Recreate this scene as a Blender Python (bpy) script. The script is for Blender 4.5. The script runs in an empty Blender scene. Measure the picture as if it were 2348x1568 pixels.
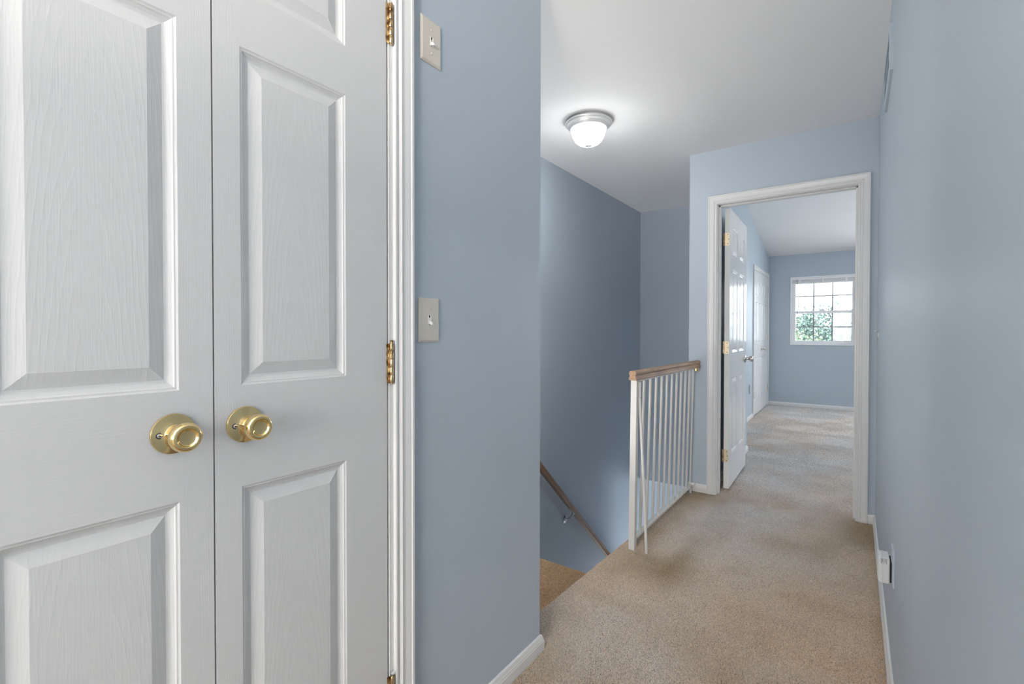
import bpy, bmesh, math, random
import numpy as np
from mathutils import Vector, Matrix

random.seed(7)
RNG = np.random.default_rng(11)
sc = bpy.context.scene
col = sc.collection

# ------------------------------------------------------------------ camera
EYE = 1.153
YAW, PITCH, ROLL = math.radians(35.543), math.radians(0.714), math.radians(0.056)
F_PX, DY_PX = 1101.24, -9.355
cy, sy, cp, sp = math.cos(YAW), math.sin(YAW), math.cos(PITCH), math.sin(PITCH)
fw = Vector((-sy * cp, cy * cp, -sp))
rt = Vector((cy, sy, 0))
up = rt.cross(fw)
cr, sr = math.cos(ROLL), math.sin(ROLL)
rt, up = cr * rt + sr * up, -sr * rt + cr * up
cam_d = bpy.data.cameras.new('camera')
cam = bpy.data.objects.new('camera', cam_d)
col.objects.link(cam)
m = Matrix((rt, up, -fw)).transposed().to_4x4()
m.translation = Vector((0, 0, EYE))
cam.matrix_world = m
cam_d.sensor_fit = 'HORIZONTAL'
cam_d.sensor_width = 36.0
cam_d.lens = 36.0 * F_PX / 2348.0
cam_d.shift_y = DY_PX / 2348.0
cam_d.clip_start = 0.02
cam_d.clip_end = 500
sc.camera = cam

# ------------------------------------------------------------------ world, light, exposure
W = bpy.data.worlds.new('overcast_sky')
sc.world = W
W.use_nodes = True
bg = W.node_tree.nodes['Background']
bg.inputs[0].default_value = (0.88, 0.945, 1.0, 1)
bg.inputs[1].default_value = 8.5
sc.view_settings.view_transform = 'Standard'
sc.view_settings.look = 'None'
sc.view_settings.gamma = 1.0
sc.view_settings.use_curve_mapping = False
sc.view_settings.exposure = 0.19
sc.cycles.use_denoising = True
sc.cycles.max_bounces = 12
sc.cycles.diffuse_bounces = 7
sc.cycles.glossy_bounces = 4
sc.cycles.transparent_max_bounces = 12
sc.cycles.sample_clamp_indirect = 8.0
sc.cycles.caustics_reflective = False
sc.cycles.caustics_refractive = False


def area(name, loc, direction, sx, sy_, power=0.0, color=(1, 1, 1), portal=False, shape='RECTANGLE'):
    d = bpy.data.lights.new(name, 'AREA')
    d.shape = shape
    d.size = sx
    if shape == 'RECTANGLE':
        d.size_y = sy_
    d.energy = power
    d.color = color
    d.cycles.is_portal = portal
    o = bpy.data.objects.new(name, d)
    col.objects.link(o)
    o.location = loc
    o.rotation_euler = Vector(direction).to_track_quat('-Z', 'Y').to_euler()
    return o


# daylight comes in through these window openings
area('portal_bedroom_window', (-0.405, 8.80, 1.48), (0, -1, 0), 0.84, 1.06, portal=True)


# unseen lamps lighting the hall, stairs and bedroom
P_BED_FAR, P_LOWER, P_BACK_FILL, P_STAIR, P_BACK_UP, P_BED, P_LANDING = 64, 105, 142, 29, 192, 30, 12
area('added_uplight_back_room', (0.2, -1.7, 1.5), (0, 0, 1), 0.35, 0, P_BACK_UP, (1.0, 0.94, 0.87), shape='DISK')  # unseen lamp added to bounce light off the ceiling
area('added_fill_bedroom_far', (1.35, 8.60, 1.48), (0, -1, -0.1), 1.2, 1.06, P_BED_FAR, (0.88, 0.94, 1.0))  # added lamp brightening the bedroom; the wall has no second window
area('assumed_daylight_lower', (3.17, 8.7, -1.8), (-1, 0, 0), 1.9, 1.6, P_LOWER, (0.80, 0.90, 1.0))  # added lamp for daylight assumed downstairs; no patio door, the wall is closed
area('added_fill_back_room', (0.5, -4.45, 1.40), (0, 1, 0), 2.4, 1.6, P_BACK_FILL, (1.0, 0.965, 0.93))  # unseen lamp added before a solid wall, for light assumed from behind; no window
area('added_uplight_stairwell', (-1.45, 4.5, -2.2), (0, 0, 1), 0.5, 0, P_STAIR, (0.97, 0.97, 1.0), shape='DISK')  # unseen lamp added to lift the stairwell and hall ceiling
area('added_uplight_landing', (-1.55, 1.72, 0.35), (0, 0, 1), 0.25, 0, P_LANDING, (1.0, 0.95, 0.88), shape='DISK')  # hidden lamp added behind the closet wall to brighten the ceiling
area('added_fill_bedroom_side', (2.9, 5.6, 1.35), (-1, 0, -0.3), 1.4, 1.0, P_BED, (0.90, 0.95, 1.0))  # added lamp, no opening here; brightens the open door and near carpet

# ------------------------------------------------------------------ fixed measures (metres)
XL, XR = -0.924, 0.107          # faces of the two hall walls
YC = 1.468                      # free end of the closet wall
YE, YEB = 3.610, 3.725          # hall face and bedroom face of the end wall
XE, XB = -0.989, -0.850         # stair face and bedroom face of the wall beside the stairs
XS = -1.887                     # far wall of the stairs
YS, YSB = 5.020, 5.120          # wall closing the stairwell above the stairs
XBL, YF = -1.129, 8.639         # bedroom: closet wall, window wall
HC = 2.438
LOW = -2.73
XEDGE = -1.050                  # floor edge above the stairs, mean
edge_x = lambda y: -1.068 + 0.034 * (y - 1.55)

# ------------------------------------------------------------------ materials


def new_mat(name):
    mt = bpy.data.materials.new(name)
    mt.use_nodes = True
    nt = mt.node_tree
    return mt, nt, nt.nodes['Principled BSDF']


def N(nt, typ, **kw):
    n = nt.nodes.new(typ)
    for k, v in kw.items():
        setattr(n, k, v)
    return n


def noise_bump(nt, b, scale, strength, dist=0.001, detail=3.0, stretch=None):
    tc = N(nt, 'ShaderNodeTexCoord')
    no = N(nt, 'ShaderNodeTexNoise')
    no.inputs['Scale'].default_value = scale
    no.inputs['Detail'].default_value = detail
    src = tc.outputs['Object']
    if stretch:
        mp = N(nt, 'ShaderNodeMapping')
        mp.inputs['Scale'].default_value = stretch
        nt.links.new(src, mp.inputs[0])
        src = mp.outputs[0]
    nt.links.new(src, no.inputs['Vector'])
    bu = N(nt, 'ShaderNodeBump')
    bu.inputs['Strength'].default_value = strength
    bu.inputs['Distance'].default_value = dist
    nt.links.new(no.outputs[0], bu.inputs['Height'])
    nt.links.new(bu.outputs[0], b.inputs['Normal'])
    return no, tc


def plain(name, rgb, rough=0.5, metal=0.0, bump=None, var=0.0, spec=0.5):
    mt, nt, b = new_mat(name)
    b.inputs['Base Color'].default_value = (*rgb, 1)
    b.inputs['Roughness'].default_value = rough
    b.inputs['Metallic'].default_value = metal
    b.inputs['Specular IOR Level'].default_value = spec
    if bump:
        noise_bump(nt, b, *bump)
    if var:
        tc = N(nt, 'ShaderNodeTexCoord')
        no = N(nt, 'ShaderNodeTexNoise')
        no.inputs['Scale'].default_value = 2.5
        no.inputs['Detail'].default_value = 4
        nt.links.new(tc.outputs['Object'], no.inputs['Vector'])
        mx = N(nt, 'ShaderNodeMix', data_type='RGBA')
        mx.inputs['A'].default_value = (*[c * (1 - var) for c in rgb], 1)
        mx.inputs['B'].default_value = (*[min(1, c * (1 + var)) for c in rgb], 1)
        nt.links.new(no.outputs[0], mx.inputs['Factor'])
        nt.links.new(mx.outputs['Result'], b.inputs['Base Color'])
    return mt


M = {}
M['blue_paint'] = plain('blue_wall_paint', (0.49, 0.552, 0.617), 0.5, bump=(260.0, 0.10, 0.0006, 4.0), var=0.025, spec=0.4)
M['ceiling'] = plain('ceiling_paint', (0.87, 0.865, 0.86), 0.9, bump=(180.0, 0.10, 0.0006), spec=0.2)
M['trim'] = plain('trim_paint', (0.78, 0.77, 0.755), 0.32, bump=(60.0, 0.05, 0.0008))
M['door_smooth'] = plain('door_gloss_paint', (0.90, 0.895, 0.885), 0.16, bump=(30.0, 0.03, 0.0008))
M['vinyl'] = plain('white_vinyl', (0.93, 0.93, 0.94), 0.3)
M['rail_white'] = plain('railing_paint', (0.72, 0.70, 0.66), 0.4, bump=(90.0, 0.15, 0.0008))
M['ivory'] = plain('ivory_plastic', (0.70, 0.65, 0.57), 0.4)
M['ivory_light'] = plain('light_plastic', (0.80, 0.79, 0.76), 0.35)
M['alarm'] = plain('aged_white_plastic', (0.74, 0.735, 0.72), 0.4, var=0.05)
M['dark'] = plain('dark_gap', (0.02, 0.02, 0.022), 0.7)
M['brass'] = plain('polished_brass', (0.86, 0.66, 0.33), 0.09, 1.0, bump=(9.0, 0.02, 0.001))
M['nickel'] = plain('satin_nickel', (0.60, 0.57, 0.53), 0.28, 1.0)
M['chrome'] = plain('silver_metal', (0.72, 0.73, 0.75), 0.18, 1.0)
M['hinge_leaf'] = plain('pale_brass_plated', (0.78, 0.66, 0.47), 0.42, 0.85, var=0.12)
M['lamp_rim'] = plain('brushed_lamp_metal', (0.80, 0.80, 0.79), 0.36, 0.35)
M['vent'] = plain('painted_vent', (0.49, 0.552, 0.617), 0.42)
M['vent_shaded'] = plain('shaded_louvre', (0.20, 0.235, 0.275), 0.6)  # darker than the frame: shade among the louvres put into the colour
M['muntin'] = plain('grey_grid_bars', (0.30, 0.32, 0.35), 0.5)
M['bark'] = plain('tree_bark', (0.12, 0.10, 0.08), 0.9, bump=(14.0, 0.6, 0.02))
M['grass'] = plain('pale_ground', (0.36, 0.37, 0.36), 0.9, var=0.2)


def worn_brass():
    mt, nt, b = new_mat('worn_brass')
    tc = N(nt, 'ShaderNodeTexCoord')
    no = N(nt, 'ShaderNodeTexNoise')
    no.inputs['Scale'].default_value = 70
    no.inputs['Detail'].default_value = 6
    nt.links.new(tc.outputs['Object'], no.inputs['Vector'])
    rp = N(nt, 'ShaderNodeValToRGB')
    e = rp.color_ramp.elements
    e[0].position, e[0].color = 0.36, (0.20, 0.11, 0.05, 1)
    e[1].position, e[1].color = 0.62, (0.74, 0.585, 0.38, 1)
    x = rp.color_ramp.elements.new(0.48)
    x.color = (0.54, 0.385, 0.205, 1)
    nt.links.new(no.outputs[0], rp.inputs[0])
    nt.links.new(rp.outputs[0], b.inputs['Base Color'])
    b.inputs['Metallic'].default_value = 0.9
    b.inputs['Roughness'].default_value = 0.3
    bu = N(nt, 'ShaderNodeBump')
    bu.inputs['Strength'].default_value = 0.25
    bu.inputs['Distance'].default_value = 0.0006
    nt.links.new(no.outputs[0], bu.inputs['Height'])
    nt.links.new(bu.outputs[0], b.inputs['Normal'])
    return mt


M['worn_brass'] = worn_brass()


def grain_door(name, mode):
    """painted moulded door skin with pressed wood grain; mode: stile, rail or panel"""
    mt, nt, b = new_mat(name)
    b.inputs['Base Color'].default_value = (0.72, 0.715, 0.705, 1)
    b.inputs['Roughness'].default_value = 0.36
    tc = N(nt, 'ShaderNodeTexCoord')
    sep = N(nt, 'ShaderNodeSeparateXYZ')
    nt.links.new(tc.outputs['Object'], sep.inputs[0])
    warp = N(nt, 'ShaderNodeTexNoise')
    mp = N(nt, 'ShaderNodeMapping')
    nt.links.new(tc.outputs['Object'], mp.inputs[0])
    nt.links.new(mp.outputs[0], warp.inputs['Vector'])
    warp.inputs['Scale'].default_value = 1.0
    warp.inputs['Detail'].default_value = 4.0
    warp.inputs['Roughness'].default_value = 0.55

    def mth(op, a, b_=None):
        n = N(nt, 'ShaderNodeMath', operation=op)
        for i, v in enumerate((a, b_)):
            if v is None:
                continue
            if isinstance(v, (int, float)):
                n.inputs[i].default_value = v
            else:
                nt.links.new(v, n.inputs[i])
        return n.outputs[0]
    Yo, Zo = sep.outputs['Y'], sep.outputs['Z']
    if mode == 'panel':
        mp.inputs['Scale'].default_value = (20, 20, 5)
        # growth rings cut almost along the trunk: tall arches centred on the panel
        zt = mth('MULTIPLY', Zo, 0.085)
        r = mth('SQRT', mth('ADD', mth('MULTIPLY', Yo, Yo), mth('MULTIPLY', mth('ADD', zt, 0.035), mth('ADD', zt, 0.035))))
        s = mth('MULTIPLY', r, 150.0)
        s = mth('ADD', s, mth('MULTIPLY', warp.outputs[0], 2.6))
    elif mode == 'stile':
        mp.inputs['Scale'].default_value = (60, 60, 3)
        s = mth('ADD', mth('MULTIPLY', Yo, 260.0), mth('MULTIPLY', warp.outputs[0], 3.5))
    else:
        mp.inputs['Scale'].default_value = (3, 3, 60)
        s = mth('ADD', mth('MULTIPLY', Zo, 260.0), mth('MULTIPLY', warp.outputs[0], 4.5))
    fr = mth('FRACT', s)
    tri = mth('POWER', mth('ABSOLUTE', mth('SUBTRACT', mth('MULTIPLY', fr, 2.0), 1.0)), 3.0)
    fine = N(nt, 'ShaderNodeTexNoise')
    fm = N(nt, 'ShaderNodeMapping')
    fm.inputs['Scale'].default_value = (500, 500, 14) if mode != 'rail' else (14, 14, 500)
    nt.links.new(tc.outputs['Object'], fm.inputs[0])
    nt.links.new(fm.outputs[0], fine.inputs['Vector'])
    fine.inputs['Scale'].default_value = 1.0
    fine.inputs['Detail'].default_value = 2.0
    h = mth('ADD', mth('MULTIPLY', tri, 0.5), mth('MULTIPLY', fine.outputs[0], 0.8))
    bu = N(nt, 'ShaderNodeBump')
    bu.inputs['Strength'].default_value = 0.5 if mode == 'panel' else 0.36
    bu.inputs['Distance'].default_value = 0.0004 if mode == 'panel' else 0.00026
    nt.links.new(h, bu.inputs['Height'])
    nt.links.new(bu.outputs[0], b.inputs['Normal'])
    return mt


for k in ('stile', 'rail', 'panel'):
    M['grain_' + k] = grain_door('door_skin_' + k, k)


def wood(name, c1, c2, rough, stretch, coat=0.0):
    mt, nt, b = new_mat(name)
    tc = N(nt, 'ShaderNodeTexCoord')
    mp = N(nt, 'ShaderNodeMapping')
    mp.inputs['Scale'].default_value = stretch
    no = N(nt, 'ShaderNodeTexNoise')
    no.inputs['Scale'].default_value = 1.0
    no.inputs['Detail'].default_value = 6
    no.inputs['Roughness'].default_value = 0.65
    nt.links.new(tc.outputs['Object'], mp.inputs[0])
    nt.links.new(mp.outputs[0], no.inputs['Vector'])
    rp = N(nt, 'ShaderNodeValToRGB')
    rp.color_ramp.elements[0].position = 0.3
    rp.color_ramp.elements[0].color = (*c1, 1)
    rp.color_ramp.elements[1].position = 0.7
    rp.color_ramp.elements[1].color = (*c2, 1)
    nt.links.new(no.outputs[0], rp.inputs[0])
    nt.links.new(rp.outputs[0], b.inputs['Base Color'])
    b.inputs['Roughness'].default_value = rough
    b.inputs['Coat Weight'].default_value = coat
    b.inputs['Coat Roughness'].default_value = 0.12
    bu = N(nt, 'ShaderNodeBump')
    bu.inputs['Strength'].default_value = 0.2
    bu.inputs['Distance'].default_value = 0.0006
    nt.links.new(no.outputs[0], bu.inputs['Height'])
    nt.links.new(bu.outputs[0], b.inputs['Normal'])
    return mt


M['oak_worn'] = wood('worn_oak', (0.24, 0.15, 0.10), (0.52, 0.32, 0.185), 0.55, (70, 5, 70))
M['oak_varnish'] = wood('varnished_oak', (0.165, 0.080, 0.037), (0.35, 0.185, 0.085), 0.34, (60, 5, 5), coat=0.2)

# carpet colour comes from a per-tuft attribute; the backing uses the same beige
mt, nt, b = new_mat('beige_carpet_pile')
at = N(nt, 'ShaderNodeVertexColor', layer_name='fibre')
nt.links.new(at.outputs[0], b.inputs['Base Color'])
b.inputs['Roughness'].default_value = 0.85
b.inputs['Specular IOR Level'].default_value = 0.25
b.inputs['Sheen Weight'].default_value = 0.25
b.inputs['Sheen Roughness'].default_value = 0.5
M['pile'] = mt
M['backing'] = plain('carpet_backing', (0.25, 0.20, 0.145), 0.95, bump=(400.0, 0.5, 0.002), var=0.1, spec=0.1)

mt, nt, b = new_mat('lit_lamp_glass')      # bulbs sit low in the bowl: its foot glows more than its rim
b.inputs['Base Color'].default_value = (0.9, 0.9, 0.9, 1)
b.inputs['Emission Color'].default_value = (0.97, 0.985, 1.0, 1)
tc = N(nt, 'ShaderNodeTexCoord')
sp_ = N(nt, 'ShaderNodeSeparateXYZ')
mr = N(nt, 'ShaderNodeMapRange')
mr.inputs['From Min'].default_value = -0.075
mr.inputs['From Max'].default_value = -0.15
mr.inputs['To Min'].default_value = 5.5
mr.inputs['To Max'].default_value = 66.0
nt.links.new(tc.outputs['Object'], sp_.inputs[0])
nt.links.new(sp_.outputs['Z'], mr.inputs['Value'])
nt.links.new(mr.outputs[0], b.inputs['Emission Strength'])
M['lamp_glass'] = mt

mt, nt, b = new_mat('window_glass')
nt.nodes.remove(b)
tr = N(nt, 'ShaderNodeBsdfTransparent')
tr.inputs[0].default_value = (0.96, 0.98, 0.975, 1)
gl = N(nt, 'ShaderNodeBsdfGlossy')
gl.inputs['Roughness'].default_value = 0.0
fr = N(nt, 'ShaderNodeFresnel')
fr.inputs[0].default_value = 1.45
ms = N(nt, 'ShaderNodeMixShader')
nt.links.new(fr.outputs[0], ms.inputs[0])
nt.links.new(tr.outputs[0], ms.inputs[1])
nt.links.new(gl.outputs[0], ms.inputs[2])
nt.links.new(ms.outputs[0], nt.nodes['Material Output'].inputs[0])
M['glass'] = mt


def leaf_mat(name, c1, c2):
    mt, nt, b = new_mat(name)
    oi = N(nt, 'ShaderNodeNewGeometry')
    mx = N(nt, 'ShaderNodeMix', data_type='RGBA')
    mx.inputs['A'].default_value = (*c1, 1)
    mx.inputs['B'].default_value = (*c2, 1)
    nt.links.new(oi.outputs['Random Per Island'], mx.inputs['Factor'])
    nt.links.new(mx.outputs['Result'], b.inputs['Base Color'])
    b.inputs['Roughness'].default_value = 0.5
    return mt


M['leaf_a'] = leaf_mat('broad_leaves', (0.05, 0.10, 0.085), (0.17, 0.23, 0.19))
M['leaf_b'] = leaf_mat('pale_leaves', (0.10, 0.17, 0.10), (0.27, 0.31, 0.19))

# ------------------------------------------------------------------ mesh helpers


class MB:
    def __init__(self):
        self.v, self.f, self.mi, self.sm = [], [], [], []

    def add(self, verts, faces, mi=0, smooth=False):
        o = len(self.v)
        self.v += [tuple(p) for p in verts]
        for f in faces:
            self.f.append([i + o for i in f])
            self.mi.append(mi)
            self.sm.append(smooth)
        return self

    def box(self, x0, x1, y0, y1, z0, z1, mi=0):
        v = [(x, y, z) for x in (x0, x1) for y in (y0, y1) for z in (z0, z1)]
        return self.add(v, [(0, 1, 3, 2), (4, 6, 7, 5), (0, 4, 5, 1), (2, 3, 7, 6), (0, 2, 6, 4), (1, 5, 7, 3)], mi)

    def loft(self, rings, cap=True, closed=True, mi=0, smooth=False):
        n = len(rings[0])
        vs = [p for r in rings for p in r]
        fs = []
        for i in range(len(rings) - 1):
            for j in range(n if closed else n - 1):
                k = (j + 1) % n
                fs.append((i * n + j, i * n + k, (i + 1) * n + k, (i + 1) * n + j))
        self.add(vs, fs, mi, smooth)
        if cap:
            self.add(rings[0], [tuple(range(n - 1, -1, -1))], mi)
            self.add(rings[-1], [tuple(range(n))], mi)
        return self

    def lathe(self, prof, origin, axis, n=32, mi=0, smooth=True):
        a = Vector(axis).normalized()
        t = Vector((0, 0, 1)) if abs(a.z) < 0.9 else Vector((1, 0, 0))
        u = a.cross(t).normalized()
        w = a.cross(u)
        o = Vector(origin)
        rings = []
        for r, h in prof:
            r = max(r, 1e-5)
            rings.append([o + a * h + (u * math.cos(2 * math.pi * j / n) + w * math.sin(2 * math.pi * j / n)) * r for j in range(n)])
        return self.loft(rings, mi=mi, smooth=smooth)

    def tube(self, pts, r, n=10, mi=0):
        pts = [Vector(p) for p in pts]
        rings = []
        for i, p in enumerate(pts):
            d = (pts[min(i + 1, len(pts) - 1)] - pts[max(i - 1, 0)]).normalized()
            t = Vector((0, 0, 1)) if abs(d.z) < 0.9 else Vector((1, 0, 0))
            u = d.cross(t).normalized()
            w = d.cross(u)
            rr = r[i] if isinstance(r, (list, tuple)) else r
            rings.append([p + (u * math.cos(2 * math.pi * j / n) + w * math.sin(2 * math.pi * j / n)) * rr for j in range(n)])
        return self.loft(rings, mi=mi, smooth=True)

    def build(self, name, mats, parent=None, bevel=0.0, origin=None, seg=2, weld=True):
        if not isinstance(mats, (list, tuple)):
            mats = [mats]
        me = bpy.data.meshes.new(name)
        v = self.v
        if origin is not None:
            ox, oy, oz = origin
            v = [(a - ox, b - oy, c - oz) for a, b, c in v]
        me.from_pydata(v, [], self.f)
        for mt_ in mats:
            me.materials.append(mt_)
        me.polygons.foreach_set('material_index', self.mi)
        me.polygons.foreach_set('use_smooth', self.sm)
        bm = bmesh.new()
        bm.from_mesh(me)
        if weld:
            bmesh.ops.remove_doubles(bm, verts=bm.verts, dist=1e-6)
        bmesh.ops.recalc_face_normals(bm, faces=bm.faces)
        bm.to_mesh(me)
        bm.free()
        o = bpy.data.objects.new(name, me)
        col.objects.link(o)
        if origin is not None:
            o.location = origin
        if parent is not None:
            o.parent = parent
        if bevel:
            bv = o.modifiers.new('edge', 'BEVEL')
            bv.width = bevel
            bv.segments = seg
            bv.limit_method = 'ANGLE'
        if any(self.sm):
            me.set_sharp_from_angle(angle=math.radians(40))
        return o


def tag(o, label, cat, group=None, kind=None):
    o['label'] = label
    o['category'] = cat
    if group:
        o['group'] = group
    if kind:
        o['kind'] = kind
    return o


def empty(name, loc, label=None, cat=None, group=None, kind=None, rz=0.0):
    o = bpy.data.objects.new(name, None)
    o.empty_display_size = 0.1
    col.objects.link(o)
    o.location = loc
    o.rotation_euler = (0, 0, rz)
    if label:
        tag(o, label, cat, group, kind)
    return o


def struct(mb, name, mat, label, cat, bevel=0.0):
    o = mb.build(name, mat, bevel=bevel)
    return tag(o, label, cat, kind='structure')


# ------------------------------------------------------------------ shell: walls
BP = M['blue_paint']
w = MB()      # closet wall: doorway for the double doors between DY0 and DY1
DY0, DY1, DTOP = -0.006, 0.774, 2.045
w.box(XL - 0.12, XL, DY1 + 0.018, YC, -0.3, HC)
w.box(XL - 0.12, XL, -1.0, DY0 - 0.018, -0.3, HC)
w.box(XL - 0.12, XL, DY0 - 0.018, DY1 + 0.018, DTOP + 0.02, HC)
w.box(XS, XL - 0.12, YC - 0.115, YC, LOW, HC)
struct(w, 'wall_left', BP, 'blue painted closet wall carrying the white double doors and both switches', 'wall')
w = MB().box(XS - 0.12, XS, -1.0, 10.2, LOW - 0.1, HC)
struct(w, 'wall_stair', BP, 'long blue wall beside the stairs carrying the sloping wooden handrail', 'wall')
w = MB().box(XS, XB, YS, YSB, -0.43, 4.2)
w.box(XE, XB, YEB, YS, -0.43, 4.2)
w.box(XE, -0.80 - 0.02, YE, YEB, LOW, HC)
w.box(XE, XB, YEB, YS, LOW, -0.43)
struct(w, 'wall_stair_end', BP, 'dark shaded blue wall closing the stairwell above the lower flight', 'wall')
OL, OR, OT = -0.795, 0.008, 2.052     # bedroom doorway opening
w = MB()
w.box(-0.82, OL - 0.018, YE, YEB, -0.43, HC)
w.box(OR + 0.018, XR + 3.2, YE, YEB, -0.43, HC)
w.box(OL - 0.018, OR + 0.018, YE, YEB, OT + 0.018, HC)
w.box(XE, XR + 3.2, YE + 0.02, YEB, HC, 4.2)
struct(w, 'wall_end', BP, 'blue wall at the end of the hall around the bedroom doorway', 'wall')
w = MB().box(XR, XR + 0.12, -1.0, YE, -0.3, HC)
struct(w, 'wall_right', BP, 'long bare blue hall wall with the air vent and plug-in alarm', 'wall')
# bedroom
w = MB().box(XBL - 0.12, XBL, YSB, YF, -0.43, 4.0)
struct(w, 'wall_bedroom_closet', BP, 'blue bedroom wall around the narrow white closet doors', 'wall')
WX0, WX1, WZ0, WZ1 = -0.826, 0.021, 0.957, 2.006
w = MB()
w.box(XBL - 0.12, WX0, YF, YF + 0.15, -0.43, 2.6)
w.box(WX1, 3.2, YF, YF + 0.15, -0.43, 2.6)
w.box(WX0, WX1, YF, YF + 0.15, -0.43, WZ0)
w.box(WX0, WX1, YF, YF + 0.15, WZ1, 2.6)
struct(w, 'wall_bedroom_window', BP, 'blue far bedroom wall around the gridded window', 'wall')
w = MB()
w.box(3.0, 3.12, YEB, YF, -0.43, 4.2)
struct(w, 'wall_bedroom_side', BP, 'blue bedroom side wall hidden behind the hall', 'wall')
# room behind the viewer
w = MB()
w.box(-2.9, -2.78, -4.62, -1.0, -0.3, HC)
w.box(1.6, 1.72, -4.62, -1.0, -0.3, HC)
w.box(-2.9, XL - 0.12, -1.12, -1.0, -0.3, HC)
w.box(XR + 0.12, 1.72, -1.12, -1.0, -0.3, HC)
w.box(-2.9, 1.72, -4.62, -4.5, -0.3, HC)
struct(w, 'wall_back', BP, 'blue walls of the room behind the hall', 'wall')
# lower storey
w = MB()
w.box(XE, XB, 1.4, YEB, LOW, -0.3)
w.box(XS - 0.12, 3.3, 10.2, 10.32, LOW, -0.3)
w.box(XB, 3.3, YSB - 0.1, YSB, LOW, -0.3)
w.box(3.2, 3.32, YSB, 10.32, LOW, -0.3)
struct(w, 'wall_lower', BP, 'light blue walls of the storey below the stairs', 'wall')
w = MB().box(XS - 0.12, 3.32, 1.4, 10.32, LOW - 0.12, LOW)
struct(w, 'floor_lower', M['backing'], 'beige carpeted floor at the foot of the stairs', 'floor')

# ceilings
w = MB().box(-2.9, 1.72, -4.62, YE + 0.02, HC, HC + 0.12)
w.box(XS - 0.12, XE, YE + 0.02, YSB, HC, HC + 0.12)
struct(w, 'ceiling', M['ceiling'], 'flat white hall ceiling carrying the round lamp', 'ceiling')
zc = lambda y: 2.358 + 0.197 * (YF - y)
w = MB()
y0, y1 = YE + 0.03, YF + 0.15
w.add([(XBL - 0.12, y0, zc(y0)), (3.2, y0, zc(y0)), (3.2, y1, zc(y1)), (XBL - 0.12, y1, zc(y1)),
       (XBL - 0.12, y0, zc(y0) + .12), (3.2, y0, zc(y0) + .12), (3.2, y1, zc(y1) + .12), (XBL - 0.12, y1, zc(y1) + .12)],
      [(0, 1, 2, 3), (4, 5, 6, 7), (0, 1, 5, 4), (1, 2, 6, 5), (2, 3, 7, 6), (3, 0, 4, 7)])
struct(w, 'ceiling_bedroom', M['ceiling'], 'sloping white bedroom ceiling seen through the doorway', 'ceiling')
w = MB().box(XB, 3.32, 1.4, YSB, -0.45, -0.31)
w.box(XS - 0.12, 3.32, YSB, 10.32, -0.45, -0.31)
struct(w, 'ceiling_lower', M['ceiling'], 'white ceiling of the lower storey beyond the stairs', 'ceiling')

# floors (backing; the pile is added at the end)
ZB = -0.006


def edge_profile(x_edge, z_top, r, drop):
    pts = []
    for k in range(7):
        a = math.pi / 2 * k / 6
        pts.append((x_edge + r - r * math.sin(a), z_top - r + r * math.cos(a)))
    pts.append((x_edge, z_top - drop))
    return pts


w = MB()
w.loft([[(x, yy, z) for x, z in [(XR + 0.12, ZB)] + edge_profile(edge_x(yy), ZB, 0.028, 0.25) + [(XR + 0.12, ZB - 0.25)]] for yy in (YC - 0.1, YEB)], smooth=False)
w.box(XL - 0.12, XR + 0.12, -1.0, YC - 0.1, -0.3, ZB)
w.box(-2.9, 1.72, -4.62, -1.0, -0.3, ZB)
struct(w, 'floor', M['backing'], 'carpeted hall floor ending at the stair opening', 'floor')
w = MB()
w.box(XB, 3.2, YEB, YSB, -0.31, ZB)
w.box(XBL - 0.12, 3.2, YSB, YF + 0.15, -0.31, ZB)
struct(w, 'floor_bedroom', M['backing'], 'carpeted bedroom floor beyond the doorway', 'floor')

# ------------------------------------------------------------------ baseboards and casings
BASE = [(0, 0), (0.013, 0), (0.013, 0.034), (0.011, 0.037), (0.0115, 0.040), (0.009, 0.046), (0.0065, 0.055), (0.003, 0.058), (0, 0.058)]


def base_run(mb, p0, p1, out, m0=0.0, m1=0.0):
    """p0->p1 along the wall foot; out = outward normal; m0/m1 mitre factors (+1 outside corner)"""
    p0, p1, o = Vector((*p0, -0.004)), Vector((*p1, -0.004)), Vector((*out, 0))
    d = (p1 - p0).normalized()
    mb.loft([[p0 + o * t - d * (t * m0) + Vector((0, 0, z)) for t, z in BASE],
             [p1 + o * t + d * (t * m1) + Vector((0, 0, z)) for t, z in BASE]])
    return mb


def bb(name, runs, label):
    root = empty(name, (runs[0][0][0], runs[0][0][1], 0), label, 'baseboard', kind='structure')
    for r in runs:
        mb = base_run(MB(), *r)
        o = mb.build('board', M['trim'])
        o.parent = root
        o.location = -root.location
    return root


CW = 0.058
bb('baseboard_left', [((XL, DY1 + 0.014 + CW), (XL, YC), (1, 0), 0, 1), ((XL, YC), (XL - 0.12, YC), (0, 1), 1, 0)],
   'short white baseboard under the two light switches, wrapped round the corner')
bb('baseboard_right', [((XR, -0.9), (XR, YE), (-1, 0), 0, -1), ((XR, YE), (OR + 0.005 + CW, YE), (0, -1), -1, 0)],
   'long white baseboard along the bare hall wall')
bb('baseboard_end', [((XE, YE), (OL - 0.005 - CW, YE), (0, -1), 1, 0)],
   'short white baseboard between railing and doorway casing')
bb('baseboard_window', [((XBL, YF), (2.9, YF), (0, -1), -1, 0)], 'white baseboard under the bedroom window')
bb('baseboard_closet', [((XBL, YSB), (XBL, 7.20), (1, 0), 0, 0), ((XBL, 8.56), (XBL, YF), (1, 0), 0, -1)],
   'white baseboard beside the bedroom closet doors')
bb('baseboard_behind', [((XB, YEB + 0.02), (XB, YSB), (1, 0), 0, 1)], 'white baseboard glimpsed behind the open bedroom door')

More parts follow.
